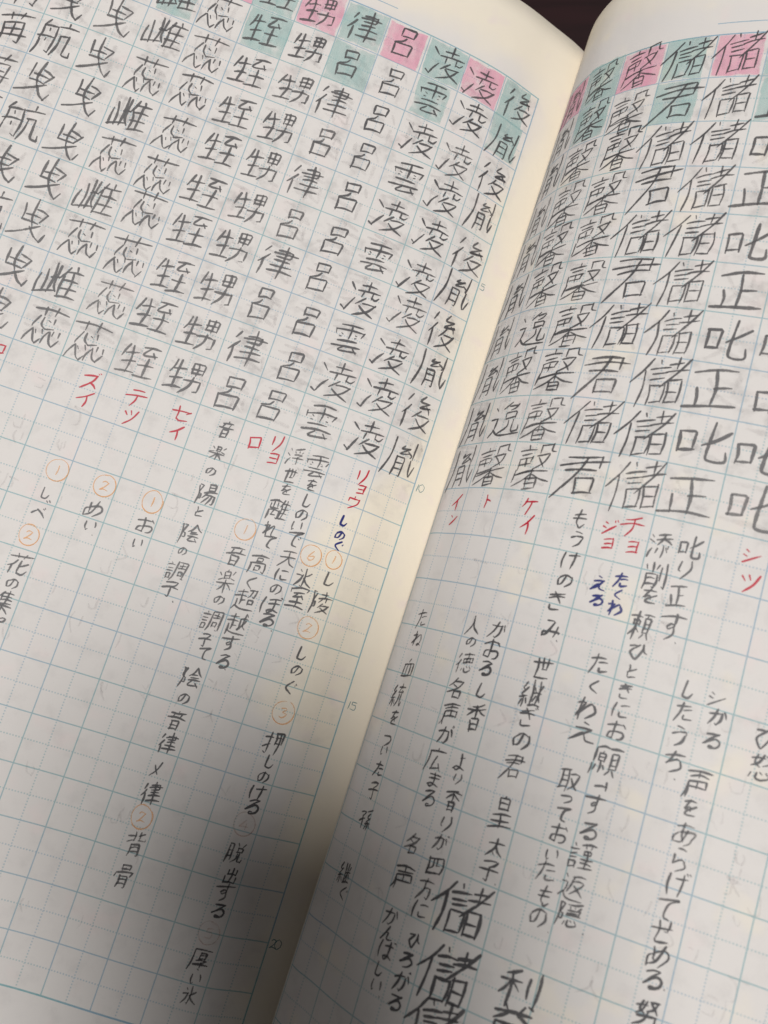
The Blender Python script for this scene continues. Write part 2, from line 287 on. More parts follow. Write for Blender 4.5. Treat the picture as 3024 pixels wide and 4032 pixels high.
# ---------------------------------------------------------------- handwriting
G = {
'口': '12101588 121088108486 15808480',
'日': '15051895 150585058295 17488348 18908390',
'白': '50053820 15201895 152085208295 17558355 18908390',
'月': '180518600598 1805850585957290 20358435 20648464',
'生': '28050545 25309025 50055092 20608555 02929890',
'彳': '60053025 70321060 42504298',
'又': '10129012 ~901260650298 ~152550659595',
'夂': '40050545 30309030 ~903060700298 ~254550709898',
'心': '08450280 ~304532855593827580708060 45305545 70258048',
'貝': '20052272 200580058072 22288028 22508050 22708070 35750595 65759598',
'言': '45055512 05229522 20388038 20548054 @口,18,64,84,98',
'音': '50045012 15158515 30202438 70206438 03409740 @日,22,50,78,98',
'王': '10109010 50105090 18508250 03909790',
'艹': '02459845 30053580 70056280',
'禾': '80052518 02359835 50155098 ~483520700985 ~523575689585',
'糸': '~550528286035 ~703025555060 10658562 50605098 30701590 70708888',
'广': '50055015 10169616 ~121614550298',
'阝': '15051598 15056808 ~680835407048 ~704870683668',
'隹': '30050240 15301595 55046018 15209220 15448644 15688668 12929892 52205292',
'後': '@彳,0,2,34,99 ~620552228022 ~8022523888355038 ~753085408848 @夂,38,42,99,99',
'胤': '~180318500298 ~522045287024 ~702444407236 ~683280407846 @月,32,46,68,98 86088450 ~845084789092 90929866',
'凌': '08152532 02821390 13903255 38187818 58045832 30349634 48364652 74367452 ~744886529444 @夂,36,50,96,99',
'雲': '15068506 02250540 02259525 ~952590388842 50065050 22342838 20462646 68347436 68467446 18608060 02789878 ~457830959092 74829098',
'呂': '@口,26,2,78,36 ~503642462252 @口,14,50,84,99',
'律': '@彳,0,4,34,99 42168016 801680344234 32259425 42468246 36629062 30809680 62026299',
'甥': '@生,0,5,48,96 @口,54,4,94,44 74057444 56248824 46609460 94609488 94888490 ~724868755098',
'姪': '@生,0,5,48,96 50109510 ~701054349032 80248838 72407295 52629262 48949894',
'蕊': '04109614 32003224 64006024 ~282618481856 ~383038485060 50607256 50365640 66306844 ~206208800296 ~206232904098 40984886 28643272 44604870 ~666456805496 ~666474888698 86989680 78607872 92629474',
'雌': '14221890 30043088 30444840 02900440 02904878 ~420840604882 46423038 @隹,46,2,99,98',
'曳': '20102248 48227832 78326454 28366640 22506456 ~460042405066 ~506664868098 80988880 ~008630787260',
'航': '20020818 10184418 10181060 10600498 44184492 44923688 26242832 02484848 28542862 72047216 50189818 ~604060705298 60408240 ~824082808490989499929880',
'苒': '@艹,0,0,98,28 20322298 20328032 80328096 80966890 50325076 22527852 02729872',
'逸': '10081818 04402440 24401870 04861870 ~187040889892 62044018 56128012 ~801272205824 @口,46,28,86,50 ~625260703084 ~76527482908494829470',
'馨': '30023012 06124812 14224020 10321054 10324430 44304042 28322850 12424042 ~105406780482 60046022 60048604 ~860486189622 54288426 ~842674444856 ~583068427654 12645660 10669062 50545080 ~486630800690 ~526672789486 @日,32,76,72,99',
'儲': '~340220260050 22261898 44044612 32246420 36346032 36446042 38563896 38566256 62566092 40926090 64168812 76027626 58309626 ~960480305462 66506694 66508848 88488892 68708670 68908890',
'君': '18108210 82108036 05249824 18388038 ~560842440098 @口,36,54,86,94',
'叱': '@口,2,22,42,78 96284855 ~66046070649094929470',
'正': '12109010 52105288 54488448 22462488 02889890',
'楽': '@白,32,2,68,42 10142226 90107824 06462838 94467438 02569856 50445099 46601590 54608590',
'陽': '@阝,0,2,32,99 @日,46,2,88,36 34449644 52443268 44569256 ~925690908092 64603690 80606096',
'陰': '@阝,0,2,32,99 ~660456283642 ~660480269840 50387838 48508650 38629462 ~626248849284 78749490',
'調': '@言,0,4,38,96 ~480848704098 480894089494 94948490 56248624 70147038 54388838 @口,60,52,84,80',
'子': '18108010 ~801068265034 ~503454905094 50943888 04469646',
'浮': '12101822 06322044 06922258 84043814 44224830 62206428 84227632 42408240 ~824070486254 ~625464906292 52925292 34629662',
'世': '02309830 26082690 26909090 50085058 50587458 74087458',
'離': '30023010 02125812 22182040 38184040 08240844 08444844 06545454 06540698 54545494 54944690 30542274 22744274 @隹,54,2,99,96',
'高': '50025012 04149614 @口,32,20,68,40 12501298 12508850 88508896 88967890 @口,34,62,68,86',
'超': '06184818 28042836 02365236 28363074 30545054 12501280 12800498 ~107840929896 58088808 ~880884407636 ~720864345642 @口,60,50,90,76',
'越': '06184818 28042836 02365236 28363074 30545054 12501298 ~107840929896 58249624 62246274 62747466 ~760478509468 92306072 84068814',
'天': '12129012 06429642 ~521250500298 ~524268789896',
'氷': '50045094 50944288 22103020 08384038 ~403830640890 84285246 ~525070769898',
'室': '50025010 06120628 06129612 96128824 24327632 46322848 28487446 64387854 50545094 20727872 02949894',
'陵': '@阝,0,2,30,99 42187818 62046234 36349634 52363850 76367450 @夂,36,50,96,99',
'押': '02284028 26042692 26921486 02663652 @日,46,6,92,56 70067099',
'脱': '@月,2,4,36,98 50045818 88047620 @口,48,24,90,50 ~625260803898 ~765274889092 90929878',
'出': '50045094 20142044 20448044 80148044 12541294 12948894 88548894',
'厚': '08089408 ~080808600298 @日,36,18,80,50 32568456 ~845672626066 60666090 60965292 20749674',
'背': '36043640 02164016 02403834 84085818 62046236 62369436 94369428 @月,22,48,80,99',
'骨': '@口,26,2,76,30 50165016 12360850 12369236 92368450 @月,24,46,78,99',
'花': '@艹,2,0,96,26 ~383026500262 22502298 90405262 ~563054805890 ~589080949476',
'集': '@隹,18,0,90,60 02669866 50605099 46701294 54708894',
'添': '10081820 04302242 04902058 40129012 32329632 ~641456323850 66329850 62505898 44603678 76608278 86568668',
'削': '34043440 10101628 58105028 14441498 14445444 54445494 54944690 16605260 16765276 74207470 92049294 92948288',
'頼': '02184818 @口,8,28,44,52 26042699 24560486 28564876 54089808 70086818 @貝,56,18,94,99',
'願': '04084808 04080460 ~04600098 @白,14,16,46,54 30543090 14661084 42664880 54089808 @貝,56,18,94,99',
'取': '02085208 12081280 42084298 02824274 14324032 14564056 @又,50,20,99,92',
'謹': '@言,0,4,38,96 @艹,42,4,98,26 @口,54,30,86,48 70307092 48629462 50769276 44929892',
'返': '10081818 04342034 20341868 04841868 ~186840909894 40108810 ~441040403270 44308430 ~843070504476 52449476',
'隠': '@阝,0,2,30,99 88043612 44204828 64186426 86187630 40348834 88348852 40448644 38549254 @心,32,60,98,99',
'継': '@糸,0,2,44,98 52065292 52929892 76087684 58485848 58489648 62246838 92228438 70586280 82589078',
'皇': '@白,26,0,76,46 @王,8,52,92,98',
'太': '06349634 ~500448500296 ~523668729696 42765288',
'香': '@禾,4,0,96,52 @日,26,54,76,99',
'四': '06120892 06129412 94129290 08869086 ~381238502264 60126050 60508250',
'方': '50025018 04229622 ~442240560496 42488248 ~824882807896 78966288',
'人': '~500446480296 ~482860649898',
'徳': '@彳,0,2,32,99 38149414 64026428 42324254 42329232 92329254 58325854 76327654 42549254 @心,34,62,98,99',
'名': '~420424280444 34188018 ~801856480272 30345246 @口,34,58,84,98',
'声': '50025026 06129412 16268426 16401698 16408440 84408464 50405064 16648464 ~164014740298',
'広': '@广,0,2,98,99 54363486 34868480 70649092',
'血': '50043820 12281286 12288828 88288886 38283886 62286286 02869886',
'統': '@糸,0,2,42,98 70027014 46169816 68165236 52369034 78268838 ~604258724498 78427886 ~788684969080',
'孫': '06123812 38122230 ~22302890 02564246 90045012 @糸,46,14,99,98',
'利': '46041216 02325432 28102898 28340466 30345056 70207068 94049492 94928286',
'益': '24043420 74046420 04269626 40280450 60289652 14561490 14568656 86568690 36563690 62566290 02909890',
'努': '~200414343850 ~400428360452 02205020 52089008 ~900876365048 60149450 10629062 90628896 88967492 ~504838800298',
'怒': '~200414343850 ~400428360452 02205020 52089008 ~900876365048 60149450 @心,6,56,96,99',
'の': '~561838701478 ~147808451830 ~183050149032 ~903290685896',
'と': '30063446 ~803230583060 ~306032884092 40928888',
'を': '14188218 ~500424502056 ~205650446072 ~8640406636868892',
'し': '~30042680369262968070',
'れ': '24042498 06284024 40240676 ~067660307030 ~703064849492',
'て': '~06109008522642807096',
'く': '~700422507696',
'す': '04209620 60046050 ~605040623450 ~345050406050 ~605060803698',
'に': '~140608501494 42248422 ~426048848884',
'ぼ': '~140608501494 38169016 38409240 66166680 ~668050943880 ~388060749088 84029008 92009806',
'る': '14127812 ~781250300868 ~0868604088607886409238805682',
'い': '~141812602288 22883478 78208870',
'で': '~06109008522642807096 70407848 82328840',
'り': '~241020552862 ~720876504098',
'け': '~140608501494 36289628 ~700670506298',
'も': '~480440604480 ~448056967880 20287830 16507854',
'う': '34047014 18405030 ~503078347850 ~785068803898',
'き': '16188414 12368632 40047258 ~246430887690',
'み': '16125812 ~581230700888 ~088810684066 ~406696709478 82407098',
'た': '06248024 ~400432500898 48469046 ~527054889486',
'わ': '24042498 06284024 40240680 ~068060327842 ~784288685496',
'え': '38046012 16347832 78320692 ~069246505870 ~587064869894',
'お': '06248024 40044088 40881480 ~148020604056 ~40567656907280906294 76188836',
'ひ': '06205018 ~5018185220684092509068487014 ~701480509662',
'か': '06307028 ~702868705096 50964088 ~420430540696 82209458',
'よ': '50307830 50045482 ~548234961482 ~148240728894',
'ま': '12188818 16408440 50045282 ~528234961482 ~148240729092',
'ね': '24042498 06284024 40240676 ~067660307830 ~783092608488 ~848858927080 70809894',
'つ': '~063468308848 ~884880704096',
'ん': '50040496 ~049630525050 ~505052909484',
'ば': '~140608501494 38309030 66106680 ~668050943880 ~388060749088 84029008 92009806',
'ろ': '14127812 ~781250300868 ~08686040886070863896',
'ち': '12209020 46042460 ~246060407850 ~785080804098',
'ら': '34046812 20301862 ~186250487058 ~705878804098',
'げ': '~140608501494 36289028 ~700670506298 82048812 92009808',
'せ': '04369636 74047250 72506048 30043080 ~308038948692',
'め': '20142864 28644076 ~620440700688 ~068804502840 ~2840703088605496',
'あ': '10188418 ~400436504884 ~603440801080 ~108008602845 ~284592408868 ~886880865896',
'ズ': '10188018 ~801860560698 52609098 84028810 92009806',
'イ': '~800446340654 52285298',
'テ': '22108010 02389638 ~543850703498',
'ツ': '12163042 44105436 ~901066602898',
'セ': '04389634 34043480 ~348050949088 96347450',
'リ': '24102460 ~740470504098',
'ヨ': '16108410 84108492 20508450 14928892',
'ロ': '12101588 121088108486 15808480',
'ウ': '50025018 12201446 12208820 ~882080602898',
'ン': '12183034 ~149060609430',
'ケ': '~300424300850 18289428 ~642860504098',
'ト': '36043698 38408058',
'チ': '80061816 02429842 ~521452603098',
'シ': '16123224 08383050 ~109260609440',
'ジ': '16123224 08383050 ~109260609440 76047816 90029814',
'コ': '14188218 82187880 10828682',
'×': '~780450600698 24306886',
'1': '54085092',
'2': '~242240087420 ~742050602090 ~209050808892',
'3': '~221460087024 ~702440464046 ~404680607870 ~787050942086',
'4': '56101470 14709070 66406698',
'5': '30102840 30108010 ~284070408062 ~806270922086',
'6': '~640434502878 ~287850947880 ~788080503260',
'0': '~500418302270 ~227050988070 ~807080305004',
'o': '~504020602890708080505040',
'、': '40404852',
'゛': '30304448 56207040',
'が': '06307028 ~702868705096 50964088 ~420430540696 82209458 84029008 92009806',
'ぐ': '~700422507696 84308838 92249832',
'ぎ': '16188414 12368632 40047258 ~246430887690 84048812 92009808',
'べ': '06583830 38309884 70207828 82128820',
'一': '04508850 76208870',}
def strokes(ch):
    out = []
    for t in G[ch].split():
        if t[0] == '@':
            c, a, b_, d, e = t[1:].split(','); a, b_, d, e = [int(q)/99 for q in (a, b_, d, e)]
            for sm, pts in strokes(c): out.append((sm, [(a+(d-a)*x, b_+(e-b_)*y) for x, y in pts]))
        else:
            sm = t[0] == '~'; t = t.lstrip('~'); out.append((sm, [(int(t[i:i+2])/99, int(t[i+2:i+4])/99) for i in range(0, len(t), 4)]))
    return out
rng = random.Random(11)
def smooth_line(p, sm):
    p = np.array(p, float)
    if len(p) > 2 and sm:
        q = np.vstack([2*p[0]-p[1], p, 2*p[-1]-p[-2]]); o = []
        for i in range(1, len(q)-2):
            for k in range(5):
                t = k/5; o.append(.5*((2*q[i])+(q[i+1]-q[i-1])*t+(2*q[i-1]-5*q[i]+4*q[i+1]-q[i+2])*t*t+(3*q[i]-q[i-1]-3*q[i+1]+q[i+2])*t**3))
        o.append(p[-1]); p = np.array(o)
    elif len(p) > 2:                                       # soften the corners a little
        o = [p[0]]
        for i in range(1, len(p)-1):
            for a in (p[i-1], p[i+1]):
                d = a-p[i]; L = np.linalg.norm(d)+1e-9; c = p[i]+d*min(.035/L, .3)
                if a is p[i-1]: o.append(c); o.append(p[i]+(0.25*(p[i-1]-p[i])/ (np.linalg.norm(p[i-1]-p[i])+1e-9)+0.25*(p[i+1]-p[i])/(np.linalg.norm(p[i+1]-p[i])+1e-9))*0.03)
                else: o.append(c)
        o.append(p[-1]); p = np.array(o)
    return p
def resample(p, step):
    d = np.hypot(*np.diff(p, axis=0).T); L = np.concatenate([[0], np.cumsum(d)])
    if L[-1] < 1e-6: return p[:1]
    n = max(2, int(math.ceil(L[-1]/step))+1); x = np.linspace(0, L[-1], n)
    # keep the corner points too
    x = np.unique(np.concatenate([x, L])); keep = [0]
    for i in range(1, len(x)):
        if x[i]-x[keep[-1]] > step*0.28 or i == len(x)-1: keep.append(i)
    x = x[keep]
    return np.stack([np.interp(x, L, p[:, 0]), np.interp(x, L, p[:, 1])], 1)
def ribbon(lines, side, width, off, V, Fc, UVs, taper=0.5):
    """lines: polylines in (s,v) cells on the page -> ribbon geometry lying on the page surface"""
    for p in lines:
        p = resample(np.array(p), 0.055)
        if len(p) < 2: continue
        t = np.gradient(p, axis=0); t /= np.linalg.norm(t, axis=1, keepdims=True)+1e-9
        nr = np.stack([-t[:, 1], t[:, 0]], 1); n = len(p)
        seg = np.concatenate([[0], np.cumsum(np.hypot(*np.diff(p, axis=0).T))]); L = seg[-1]
        w0 = width*rng.uniform(.85, 1.15); ph = rng.uniform(0, 6.3)
        w = w0*(1+.13*np.sin(seg*9+ph)+.07*np.sin(seg*23+ph*2))
        endw = np.minimum(1, .8+seg/(width*1.6)*.2)*np.minimum(1, taper+(L-seg)/(width*2.2)*(1-taper)); w = w*endw
        # short rounded tips
        p2 = np.vstack([p[0]-t[0]*w[0]*.35, p, p[-1]+t[-1]*w[-1]*.35]); nr = np.vstack([nr[0], nr, nr[-1]]); w = np.concatenate([[w[0]*.5], w, [w[-1]*.45]]); seg = np.concatenate([[-.02], seg, [L+.02]])
        a = p2+nr*w[:, None]/2; b_ = p2-nr*w[:, None]/2; c = p2
        base = sum(len(x) for x in V); lay = off + rng.uniform(0, 0.0012)
        pts = np.stack([a, c, b_], 1).reshape(-1, 2)
        V.append(surf(side, np.maximum(pts[:, 0], 0.0), pts[:, 1], 0.0, lay))
        uu = np.tile([0., .5, 1.], n+2); UVs.append(np.stack([uu, np.repeat(seg, 3)], 1))
        for i in range(n+1):
            q = base+i*3
            for k in (0, 1):
                f = [q+k, q+k+1, q+k+4, q+k+3]
                Fc.append(f if side < 0 else f)
def char_lines(ch, side, s, v, size, slope, jit=1.0, lean_x=0.05, xs=1.0, mirror=False):
    """place a character with its centre at (s,v); screen-right on the left page is towards smaller s"""
    jx, jy = 0.010*jit, 0.010*jit
    rot = rng.gauss(0, 0.03)*jit; sx = size*xs*(1+rng.gauss(0, .035)*jit); sy = size*(1+rng.gauss(0, .035)*jit)
    out = []
    for sm, pts in strokes(ch):
        dx, dy = rng.gauss(0, jx), rng.gauss(0, jy); da = rng.gauss(0, .03)*jit
        pts = np.array(pts); c0 = pts.mean(0)
        pts = c0+(pts-c0)*(1+rng.gauss(0, .03)*jit)+[dx, dy]
        r = np.array([[math.cos(da), -math.sin(da)], [math.sin(da), math.cos(da)]]); pts = c0+(pts-c0)@r.T+rng_arr(len(pts), jx*.5)
        # a slight hand-drawn bow in long straight strokes
        if len(pts) == 2 and np.hypot(*(pts[1]-pts[0])) > .3:
            d = pts[1]-pts[0]; m_ = (pts[0]+pts[1])/2+np.array([d[1], -d[0]])*rng.gauss(.03, .025)*jit; pts = np.array([pts[0], m_, pts[1]]); sm = True
        pts = smooth_line(pts, sm)
        x = (pts[:, 0]-.5)*sx; y = -(pts[:, 1]-.5)*sy
        if mirror: x = -x
        x, y = x+lean_x*y, y+slope*x
        x, y = x*math.cos(rot)-y*math.sin(rot), x*math.sin(rot)+y*math.cos(rot)
        out.append(np.stack([(-1 if side < 0 else 1)*x+s, y+v], 1))
    return out
def rng_arr(n, s): return np.array([[rng.gauss(0, s), rng.gauss(0, s)] for _ in range(n)])
KANA = set('のとをしれてくすにぼるいでりけもうきみたわえおひかよまねつだんばろちらげせめあがぐぎべズイテツセリヨロウンケトチシジコ')
def write(ch, side, s, v, size, mat, name, width, slope=.1, off=0.006, jit=1.0, label=None, xs=1.0):
    V, Fc, UVs = [], [], []
    ribbon(char_lines(ch, side, s, v, size, slope, jit, xs=xs), side, width, off, V, Fc, UVs)
    if not V: return
    o = link(name, np.vstack(V), Fc, MAT[mat], page[side], np.vstack(UVs))
    if label: o['label'] = label
    return o

# the practice grid: one character per ruled cell, listed column by column from the gutter outwards
LEFT = [(0, 0, '後胤後胤後胤後胤後胤'), (1, 0, '凌'*10), (2, 0, '凌雲凌雲凌雲凌雲凌雲'), (3, 0, '呂'*10), (4, 0, '律呂律呂律呂律呂律呂'), (5, 0, '甥'*10), (6, 0, '姪'*10), (7, 0, '蕊'*10),
        (8, 0, '蕊雌雌蕊雌蕊雌蕊雌蕊'), (9, 0, '曳'*10), (10, 1, '曳曳航曳航曳航曳曳'), (11, 2, '苒苒苒航苒航曳'), (12, 4, '苒航苒')]
RIGHT = [(0, 0, '胤'*10), (1, 0, '馨馨馨馨馨馨逸馨逸馨'), (2, 0, '馨'*10), (3, 0, '儲君儲君儲君儲君儲君'), (4, 0, '儲'*10), (5, 0, '叱正叱正叱正叱正叱正'), (6, 0, '叱'*10), (7, 3, '叱叱叱叱叱叱叱')]
SIZE = {'呂': (.84, .98), '雲': (.82, .9), '甥': (.84, 1.0), '姪': (.86, 1.0), '蕊': (.95, .92), '雌': (.92, 1.05), '曳': (1.0, .9), '航': (.98, .95), '律': (.9, .98), '凌': (.96, .98), '後': (.98, .92), '胤': (1.0, .94), '馨': (.98, .94), '儲': (.98, 1.06), '君': (1.02, .98), '正': (.88, 1.12), '叱': (.92, 1.02), '逸': (.86, 1.05), '苒': (.9, .95)}
for side, cols in ((-1, LEFT), (1, RIGHT)):
    for c, j0, txt in cols:
        for n, ch in enumerate(txt):
            j = j0+n; sz, xs = SIZE[ch]; sz *= (.89 if side < 0 else (.97 if ch == '儲' else .93))
            s = (ML if side < 0 else MR)+c+.5+rng.gauss(0, .03); v = -j-.5+rng.gauss(0, .035)+(0 if side < 0 else DV)
            if side > 0 and ch in '儲君': s -= .03
            dark = (side < 0 and c <= 3) or (side > 0 and c <= 4)
            write(ch, side, s, v, sz, 'p' if dark else 'g', 'kanji_character', ((.049 if dark else .053) if ch not in '叱正' else .062)*(.84 if ch in '馨儲蕊' else 1), slope=.13 if side < 0 else (.16 if ch in '儲馨君胤' else .12), xs=xs)
